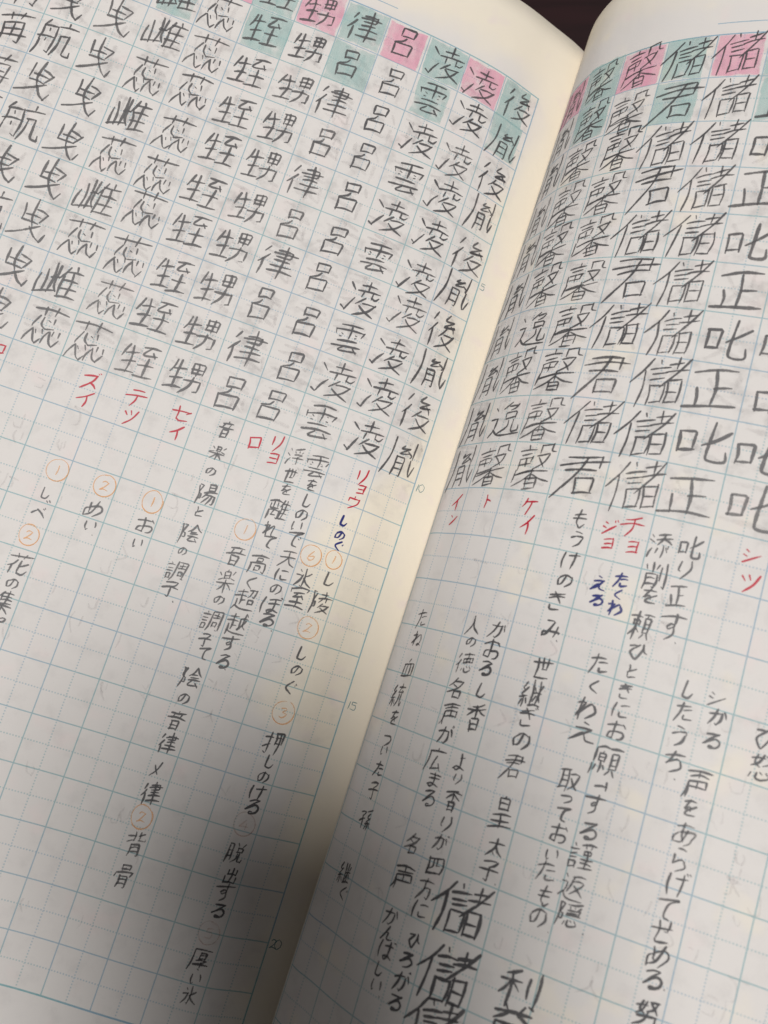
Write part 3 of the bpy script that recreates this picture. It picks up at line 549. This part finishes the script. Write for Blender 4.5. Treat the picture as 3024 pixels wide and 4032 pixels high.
# notes under the grid: (side, ink, character, s, v, size)
NOTES = [
(-1, 'r', 'ズ', 8.132, -10.304, 0.40), (-1, 'r', 'イ', 8.097, -10.705, 0.40), (-1, 'r', 'テ', 7.147, -10.325, 0.40), (-1, 'r', 'ツ', 7.132, -10.746, 0.36), (-1, 'r', 'セ', 6.186, -10.327, 0.40), (-1, 'r', 'イ', 6.134, -10.738, 0.36),
(-1, 'r', 'リ', 4.077, -10.256, 0.38), (-1, 'r', 'ヨ', 4.054, -10.585, 0.26), (-1, 'r', 'ロ', 4.531, -10.403, 0.34), (-1, 'r', 'リ', 2.127, -10.331, 0.40), (-1, 'r', 'ヨ', 2.057, -10.589, 0.22), (-1, 'r', 'ウ', 2.142, -10.916, 0.32),
(-1, 'r', 'コ', 10.040, -10.291, 0.30), (-1, 'b', 'し', 2.198, -11.356, 0.26), (-1, 'b', 'の', 2.181, -11.684, 0.24), (-1, 'b', 'ぐ', 2.153, -11.910, 0.22), (-1, 'p', '音', 5.194, -10.330, 0.40), (-1, 'p', '楽', 5.198, -10.860, 0.40),
(-1, 'p', 'の', 5.195, -11.274, 0.24), (-1, 'p', '陽', 5.108, -11.765, 0.50), (-1, 'p', 'と', 5.148, -12.161, 0.26), (-1, 'p', '陰', 5.153, -12.650, 0.50), (-1, 'p', 'の', 5.187, -13.038, 0.20), (-1, 'p', '調', 5.169, -13.459, 0.46),
(-1, 'p', '子', 5.164, -13.856, 0.40), (-1, 'p', '、', 5.008, -14.096, 0.20), (-1, 'p', '浮', 3.620, -10.389, 0.46), (-1, 'p', '世', 3.598, -10.816, 0.36), (-1, 'p', 'を', 3.582, -11.144, 0.28), (-1, 'p', '離', 3.593, -11.591, 0.50),
(-1, 'p', 'れ', 3.616, -12.038, 0.36), (-1, 'p', 'て', 3.552, -12.303, 0.28), (-1, 'p', '高', 3.623, -12.802, 0.46), (-1, 'p', 'く', 3.642, -13.225, 0.28), (-1, 'p', '超', 3.633, -13.583, 0.52), (-1, 'p', '越', 3.638, -14.126, 0.50),
(-1, 'p', 'す', 3.652, -14.539, 0.36), (-1, 'p', 'る', 3.633, -14.925, 0.34), (-1, 'p', '、', 3.547, -15.080, 0.15), (-1, 'p', '雲', 3.133, -10.441, 0.50), (-1, 'p', 'を', 3.101, -10.864, 0.28), (-1, 'p', 'し', 3.082, -11.206, 0.30),
(-1, 'p', 'の', 3.103, -11.532, 0.28), (-1, 'p', 'い', 3.118, -11.786, 0.26), (-1, 'p', 'で', 3.071, -12.086, 0.36), (-1, 'p', '天', 3.076, -12.510, 0.40), (-1, 'p', 'に', 3.077, -12.863, 0.32), (-1, 'p', 'の', 3.110, -13.184, 0.28),
(-1, 'p', 'ぼ', 3.100, -13.543, 0.42), (-1, 'p', 'る', 3.057, -13.846, 0.34), (-1, 'p', '、', 2.901, -14.043, 0.15), (-1, 'p', '氷', 2.625, -12.781, 0.46), (-1, 'p', '室', 2.620, -13.212, 0.50), (-1, 'p', 'し', 2.103, -12.635, 0.34),
(-1, 'p', '陵', 2.116, -13.155, 0.50), (-1, 'p', 'し', 2.147, -14.273, 0.34), (-1, 'p', 'の', 2.155, -14.645, 0.26), (-1, 'p', 'ぐ', 2.181, -15.020, 0.30), (-1, 'p', '押', 2.130, -16.180, 0.52), (-1, 'p', 'し', 2.083, -16.549, 0.30),
(-1, 'p', 'の', 2.111, -16.874, 0.28), (-1, 'p', 'け', 2.125, -17.192, 0.34), (-1, 'p', 'る', 2.125, -17.492, 0.34), (-1, 'p', '脱', 2.162, -18.433, 0.44), (-1, 'p', '出', 2.108, -18.880, 0.32), (-1, 'p', 'す', 2.134, -19.208, 0.38),
(-1, 'p', 'る', 2.119, -19.568, 0.34), (-1, 'p', '厚', 2.164, -20.523, 0.44), (-1, 'p', 'い', 2.132, -20.883, 0.26), (-1, 'p', '氷', 2.146, -21.204, 0.38), (-1, 'p', '音', 4.128, -12.794, 0.50), (-1, 'p', '楽', 4.140, -13.348, 0.52),
(-1, 'p', 'の', 4.146, -13.763, 0.24), (-1, 'p', '調', 4.157, -14.208, 0.48), (-1, 'p', '子', 4.144, -14.625, 0.32), (-1, 'p', 'て', 4.063, -14.896, 0.30), (-1, 'p', '陰', 4.155, -15.427, 0.50), (-1, 'p', 'の', 4.156, -15.864, 0.26),
(-1, 'p', '音', 4.161, -16.325, 0.46), (-1, 'p', '律', 4.157, -16.793, 0.46), (-1, 'p', '×', 4.188, -17.330, 0.34), (-1, 'p', '律', 4.131, -17.810, 0.50), (-1, 'p', '背', 4.107, -18.825, 0.48), (-1, 'p', '骨', 4.128, -19.461, 0.50),
(-1, 'p', 'し', 8.154, -12.791, 0.28), (-1, 'p', '゛', 8.039, -12.977, 0.22), (-1, 'p', 'べ', 8.142, -13.211, 0.30), (-1, 'p', '花', 8.129, -14.317, 0.50), (-1, 'p', 'の', 8.117, -14.713, 0.26), (-1, 'p', '集', 8.149, -15.121, 0.50),
(-1, 'p', 'o', 8.057, -15.432, 0.20), (-1, 'p', 'め', 7.140, -12.798, 0.42), (-1, 'p', 'い', 7.101, -13.130, 0.26), (-1, 'p', '、', 6.990, -13.317, 0.15), (-1, 'p', 'お', 6.072, -12.774, 0.40), (-1, 'p', 'い', 6.094, -13.170, 0.26),
(-1, 'o', '6', 2.632, -12.293, 0.50), (-1, 'o', '1', 2.145, -12.224, 0.42), (-1, 'o', '2', 2.209, -13.747, 0.50), (-1, 'o', '3', 2.135, -15.544, 0.52), (-1, 'o', '4', 2.178, -17.865, 0.50), (-1, 'o', '5', 2.166, -20.018, 0.48),
(-1, 'o', '1', 4.111, -12.205, 0.50), (-1, 'o', '2', 4.167, -18.299, 0.50), (-1, 'o', '1', 8.094, -12.282, 0.50), (-1, 'o', '2', 8.159, -13.703, 0.46), (-1, 'o', '2', 7.111, -12.278, 0.50), (-1, 'o', '1', 6.102, -12.273, 0.50),
(1, 'r', 'イ', 1.577, -10.382, 0.40), (1, 'r', 'ン', 1.619, -10.734, 0.30), (1, 'r', 'ト', 2.516, -10.316, 0.30), (1, 'r', 'ケ', 3.528, -10.336, 0.38), (1, 'r', 'イ', 3.586, -10.710, 0.36), (1, 'r', 'ジ', 5.126, -10.450, 0.30),
(1, 'r', 'ヨ', 5.158, -10.745, 0.24), (1, 'r', 'チ', 5.503, -10.351, 0.42), (1, 'r', 'ヨ', 5.589, -10.710, 0.26), (1, 'r', 'シ', 7.554, -10.365, 0.34), (1, 'r', 'ツ', 7.601, -10.822, 0.40), (1, 'p', 'も', 4.559, -10.397, 0.40),
(1, 'p', 'う', 4.595, -10.792, 0.34), (1, 'p', 'け', 4.584, -11.195, 0.38), (1, 'p', 'の', 4.574, -11.582, 0.32), (1, 'p', 'き', 4.515, -11.991, 0.40), (1, 'p', 'み', 4.566, -12.493, 0.40), (1, 'p', '、', 4.721, -12.690, 0.15),
(1, 'b', 'た', 5.545, -11.337, 0.30), (1, 'b', 'く', 5.556, -11.603, 0.22), (1, 'b', 'わ', 5.565, -11.844, 0.30), (1, 'b', 'え', 5.188, -11.485, 0.28), (1, 'b', 'る', 5.222, -11.791, 0.24), (1, 'p', '添', 6.045, -10.551, 0.52),
(1, 'p', '削', 6.080, -11.118, 0.52), (1, 'p', 'を', 6.072, -11.489, 0.30), (1, 'p', '頼', 6.053, -12.025, 0.52), (1, 'p', 'ひ', 6.102, -12.473, 0.34), (1, 'p', 'と', 6.073, -12.841, 0.26), (1, 'p', 'き', 6.055, -13.204, 0.32),
(1, 'p', 'に', 6.071, -13.533, 0.34), (1, 'p', 'お', 6.068, -13.887, 0.38), (1, 'p', '願', 6.036, -14.428, 0.56), (1, 'p', '一', 6.056, -14.852, 0.30), (1, 'p', 'す', 6.009, -15.170, 0.36), (1, 'p', 'る', 6.037, -15.618, 0.32),
(1, 'p', '謹', 6.013, -16.048, 0.50), (1, 'p', '返', 6.001, -16.573, 0.48), (1, 'p', '隠', 6.047, -17.000, 0.46), (1, 'p', '、', 6.330, -17.224, 0.15), (1, 'p', '叱', 6.542, -10.468, 0.50), (1, 'p', 'り', 6.548, -10.869, 0.38),
(1, 'p', '正', 6.515, -11.367, 0.42), (1, 'p', 'す', 6.542, -11.896, 0.48), (1, 'p', '、', 6.675, -12.162, 0.15), (1, 'p', 'た', 5.529, -12.861, 0.38), (1, 'p', 'く', 5.540, -13.275, 0.24), (1, 'p', 'わ', 5.509, -13.666, 0.40),
(1, 'p', 'え', 5.551, -14.074, 0.40), (1, 'p', '取', 5.515, -14.921, 0.44), (1, 'p', 'つ', 5.553, -15.227, 0.22), (1, 'p', 'て', 5.552, -15.505, 0.30), (1, 'p', 'お', 5.564, -15.817, 0.36), (1, 'p', 'い', 5.540, -16.186, 0.26),
(1, 'p', 'た', 5.513, -16.469, 0.36), (1, 'p', 'も', 5.595, -16.856, 0.36), (1, 'p', 'の', 5.569, -17.212, 0.34), (1, 'p', '、', 5.795, -17.392, 0.15), (1, 'p', '世', 4.586, -13.213, 0.46), (1, 'p', '継', 4.512, -13.706, 0.52),
(1, 'p', 'ぎ', 4.541, -14.131, 0.38), (1, 'p', 'の', 4.551, -14.535, 0.34), (1, 'p', '君', 4.526, -15.024, 0.50), (1, 'p', '皇', 4.550, -15.816, 0.60), (1, 'p', '太', 4.596, -16.403, 0.36), (1, 'p', '子', 4.576, -16.816, 0.44),
(1, 'p', '、', 4.762, -16.994, 0.15), (1, 'p', 'か', 3.582, -12.764, 0.36), (1, 'p', 'お', 3.573, -13.141, 0.40), (1, 'p', 'る', 3.555, -13.507, 0.32), (1, 'p', 'し', 3.591, -13.914, 0.30), (1, 'p', '香', 3.605, -14.414, 0.50),
(1, 'p', 'よ', 3.559, -15.253, 0.34), (1, 'p', 'り', 3.603, -15.551, 0.24), (1, 'p', '香', 3.600, -15.940, 0.44), (1, 'p', 'り', 3.618, -16.361, 0.32), (1, 'p', 'が', 3.612, -16.685, 0.30), (1, 'p', '四', 3.626, -17.097, 0.38),
(1, 'p', '方', 3.562, -17.520, 0.40), (1, 'p', 'に', 3.586, -17.881, 0.36), (1, 'p', '人', 3.040, -12.784, 0.38), (1, 'p', 'の', 3.091, -13.103, 0.24), (1, 'p', '徳', 3.084, -13.504, 0.46), (1, 'p', '名', 3.054, -14.019, 0.44),
(1, 'p', '声', 3.086, -14.490, 0.46), (1, 'p', 'が', 3.100, -14.892, 0.36), (1, 'p', '広', 3.043, -15.368, 0.48), (1, 'p', 'ま', 3.127, -15.718, 0.32), (1, 'p', 'る', 3.141, -16.052, 0.34), (1, 'p', 'た', 1.580, -12.872, 0.40),
(1, 'p', 'ね', 1.620, -13.292, 0.34), (1, 'p', '血', 1.619, -13.916, 0.42), (1, 'p', '統', 1.538, -14.487, 0.50), (1, 'p', 'を', 1.638, -14.928, 0.34), (1, 'p', 'つ', 1.641, -15.359, 0.30), (1, 'p', 'い', 1.638, -15.581, 0.24),
(1, 'p', 'た', 1.658, -15.942, 0.34), (1, 'p', '子', 1.666, -16.375, 0.40), (1, 'p', '孫', 1.704, -16.929, 0.42), (1, 'p', '継', 1.560, -17.997, 0.46), (1, 'p', 'ぐ', 1.683, -18.338, 0.28), (1, 'p', '名', 3.068, -16.914, 0.42),
(1, 'p', '声', 3.074, -17.516, 0.46), (1, 'p', 'か', 3.042, -18.218, 0.34), (1, 'p', 'ん', 3.089, -18.489, 0.30), (1, 'p', 'ば', 3.138, -18.767, 0.36), (1, 'p', 'し', 3.107, -19.099, 0.30), (1, 'p', 'い', 3.140, -19.369, 0.28),
(1, 'p', '、', 3.269, -19.518, 0.14), (1, 'p', 'ひ', 3.620, -18.386, 0.30), (1, 'p', 'ろ', 3.594, -18.738, 0.30), (1, 'p', 'が', 3.596, -19.098, 0.34), (1, 'p', 'る', 3.599, -19.456, 0.32), (1, 'B', '儲', 4.259, -17.594, 0.92),
(1, 'B', '儲', 4.311, -18.685, 0.95), (1, 'B', '儲', 4.297, -19.540, 0.90), (1, 'B', '利', 5.563, -18.403, 0.62), (1, 'B', '益', 5.558, -18.927, 0.58), (1, 'p', 'シ', 7.516, -12.877, 0.32), (1, 'p', 'か', 7.596, -13.167, 0.30),
(1, 'p', 'る', 7.589, -13.565, 0.32), (1, 'p', 'し', 7.049, -12.865, 0.32), (1, 'p', 'た', 7.055, -13.233, 0.36), (1, 'p', 'う', 7.069, -13.649, 0.38), (1, 'p', 'ち', 7.080, -14.084, 0.40), (1, 'p', '、', 7.168, -14.365, 0.14),
(1, 'p', '声', 7.521, -14.330, 0.52), (1, 'p', 'を', 7.492, -14.728, 0.30), (1, 'p', 'あ', 7.511, -15.158, 0.40), (1, 'p', 'ら', 7.532, -15.574, 0.38), (1, 'p', 'げ', 7.569, -15.962, 0.42), (1, 'p', 'て', 7.520, -16.386, 0.40),
(1, 'p', 'せ', 7.507, -16.746, 0.38), (1, 'p', 'め', 7.557, -17.121, 0.42), (1, 'p', 'る', 7.548, -17.494, 0.36), (1, 'p', '、', 7.759, -17.592, 0.14), (1, 'p', '努', 7.575, -18.015, 0.44), (1, 'p', 'ひ', 8.393, -13.264, 0.40),
(1, 'p', '怒', 8.447, -13.738, 0.50), (-1, 'n', '5', 0.774, -5.048, 0.16), (-1, 'n', '1', 0.798, -10.063, 0.17), (-1, 'n', '0', 0.699, -10.040, 0.17), (-1, 'n', '1', 0.777, -15.016, 0.17), (-1, 'n', '5', 0.678, -15.010, 0.17),
(-1, 'n', '2', 0.771, -19.995, 0.18), (-1, 'n', '0', 0.676, -19.987, 0.18),]
for side, k, ch, s, v, sz in NOTES:
    if k == 'n':
        write(ch, side, s, v, sz*1.15, 'n', 'printed_number', .022, slope=0, jit=.15); continue
    if k == 'o':
        V, Fc, UVs = [], [], []
        R = sz*.46; a = np.linspace(rng.uniform(1, 2), rng.uniform(7.6, 8.3), 34); wob = 1+.05*np.sin(a*1.7+rng.uniform(0, 6))
        ring = np.stack([s+R*.92*wob*np.cos(a), v+R*1.02*wob*np.sin(a)], 1)
        ring2 = np.stack([s+R*.95*np.cos(a[4:20]+.3)*1.02, v+R*np.sin(a[4:20]+.3)], 1)
        ribbon([ring, ring2], side, .020, .005, V, Fc, UVs); ribbon(char_lines(ch, side, s, v, sz*.46, .12, .8), side, .03, .006, V, Fc, UVs)
        link('circled_number', np.vstack(V), Fc, MAT['f' if ch in '45' else 'o'], page[side], np.vstack(UVs)); continue
    if k == 'B': write(ch, side, s, v, sz, 'p', 'kanji_character', .062, slope=.12, xs=1.12); continue
    wd = {'p': .044, 'r': .040, 'b': .056}[k]
    nm = 'kana_character' if ch in KANA else ('punctuation_mark' if ch in '、o゛' else 'kanji_character')
    if k == 'r': nm = 'red_kana_character'
    if k == 'b': nm = 'blue_kana_character'
    write(ch, side, s, v, sz*.93, k, nm, wd*(0.88 if sz < .3 else 0.96), slope=.17, jit=1.4, xs=.9 if nm == 'kanji_character' else 1.0)

# ---------------------------------------------------------------- highlighter squares
def patch(side, c, j, mat, ins=(0.02, 0.02, 0.02, 0.02)):
    m0 = ML if side < 0 else MR; S = np.linspace(c+ins[0], c+1-ins[1], 12)+m0; Vv = np.linspace(-j-ins[2], -j-1+ins[3], 5)+(0 if side < 0 else DV)
    s, v = np.meshgrid(S, Vv); P = surf(side, s.ravel(), v.ravel(), 0.0, 0.003)
    Fs = [[y*12+x, y*12+x+1, (y+1)*12+x+1, (y+1)*12+x] for y in range(4) for x in range(11)]
    uu, vv = np.meshgrid(np.linspace(0, 1, 12), np.linspace(1, 0, 5))
    o = link('highlighter_patch', P, Fs, mat, page[side], np.stack([uu.ravel(), vv.ravel()], 1)); o['label'] = ('pink' if mat is PINK else 'teal')+' highlighter square'
for c, j, mt, ins in ((0, 0, TEAL, (.22, .03, .02, -.02)), (0, 1, TEAL, (.14, .0, -.02, .04)), (1, 0, PINK, (.02, .0, .05, .0)), (2, 0, TEAL, (.0, .04, .03, .0)), (2, 1, TEAL, (.12, .06, .0, .02)), (3, 0, PINK, (.06, .02, .05, .0)),
                      (4, 0, TEAL, (.0, .0, .02, .0)), (4, 1, TEAL, (.0, .0, .0, -.05)), (5, 0, PINK, (.02, .0, .0, -.02)), (6, 0, TEAL, (.06, .0, .0, .0)), (6, 1, TEAL, (-.02, .03, .0, -.02)), (7, 0, PINK, (0, 0, 0, 0)), (8, 0, TEAL, (0, 0, 0, 0)), (8, 1, TEAL, (.08, .12, .0, .02)), (9, 0, PINK, (0, 0, 0, 0))):
    patch(-1, c, j, mt, ins)
for c, j, mt, ins in ((0, 0, PINK, (.0, .03, .03, -.03)), (1, 0, TEAL, (.0, .0, -.06, .0)), (1, 1, TEAL, (.0, .06, .0, .02)), (2, 0, PINK, (.0, .04, .02, .0)), (3, 0, TEAL, (.0, .14, .0, .0)), (3, 1, TEAL, (-.02, .12, .0, -.02)), (4, 0, PINK, (.0, .05, .0, .02)), (5, 0, TEAL, (.0, .0, .0, .0)), (5, 1, TEAL, (.03, .0, .0, .0))):
    patch(1, c, j, mt, ins)

# ---------------------------------------------------------------- faint marks: writing showing through from the back of each leaf, rubbed-out strokes
for side in (-1, 1):
    V, Fc, UVs = [], [], []
    pool = list('後胤凌雲呂律甥雌曳航馨儲君正')
    for c in range(13 if side < 0 else 8):
        g = rng.choice(pool)
        for j in range(10):
            if rng.random() < .2: g = rng.choice(pool)
            m0 = ML if side < 0 else MR
            ribbon(char_lines(g, side, m0+c+.5+rng.gauss(0, .05), -j-.5+rng.gauss(0, .05), .8, -.1, 1.2, mirror=True)[::2], side, .13, .0012, V, Fc, UVs)
    for _ in range(80):
        m0 = ML if side < 0 else MR
        c = rng.uniform(1.5, 12 if side < 0 else 8); vv = rng.uniform(-21, -10.5); g = rng.choice('のしてくいにりと人')
        ribbon(char_lines(g, side, m0+c, vv, rng.uniform(.2, .42), -.1, 1.5, mirror=True)[:rng.choice((1, 2, 3))], side, .05, .0014, V, Fc, UVs)
    link('show_through_writing', np.vstack(V), Fc, MAT['k'], page[side], np.vstack(UVs), kind='stuff')

# ---------------------------------------------------------------- the photographer's phone, held over the notebook: its shadow falls across the gutter
R_, D_, Fw = [Vector(a) for a in axes]
ph = bpy.data.objects.new('smartphone', None); scene.collection.objects.link(ph)
ph['label'] = 'slim dark smartphone held above the open notebook'; ph['category'] = 'phone'
ph.matrix_world = Matrix(((R_[0], -D_[0], -Fw[0], cam_pos[0]), (R_[1], -D_[1], -Fw[1], cam_pos[1]), (R_[2], -D_[2], -Fw[2], cam_pos[2]), (0, 0, 0, 1)))
M_PHONE = plain('phone_shell', (0.03, 0.03, 0.032), 0.35, 50, 0.1); M_GLASS = plain('phone_glass', (0.01, 0.01, 0.012), 0.08, 50, 0.05)
V, F = rounded_slab(-0.067, 0.010, -0.165, 0.014, 0.003, 0.0105, 0.010); link('shell', V, F, M_PHONE, ph, smooth=False)
V, F = rounded_slab(-0.0645, 0.0075, -0.1625, 0.0115, 0.0106, 0.0111, 0.008); link('screen', V, F, M_GLASS, ph, smooth=False)
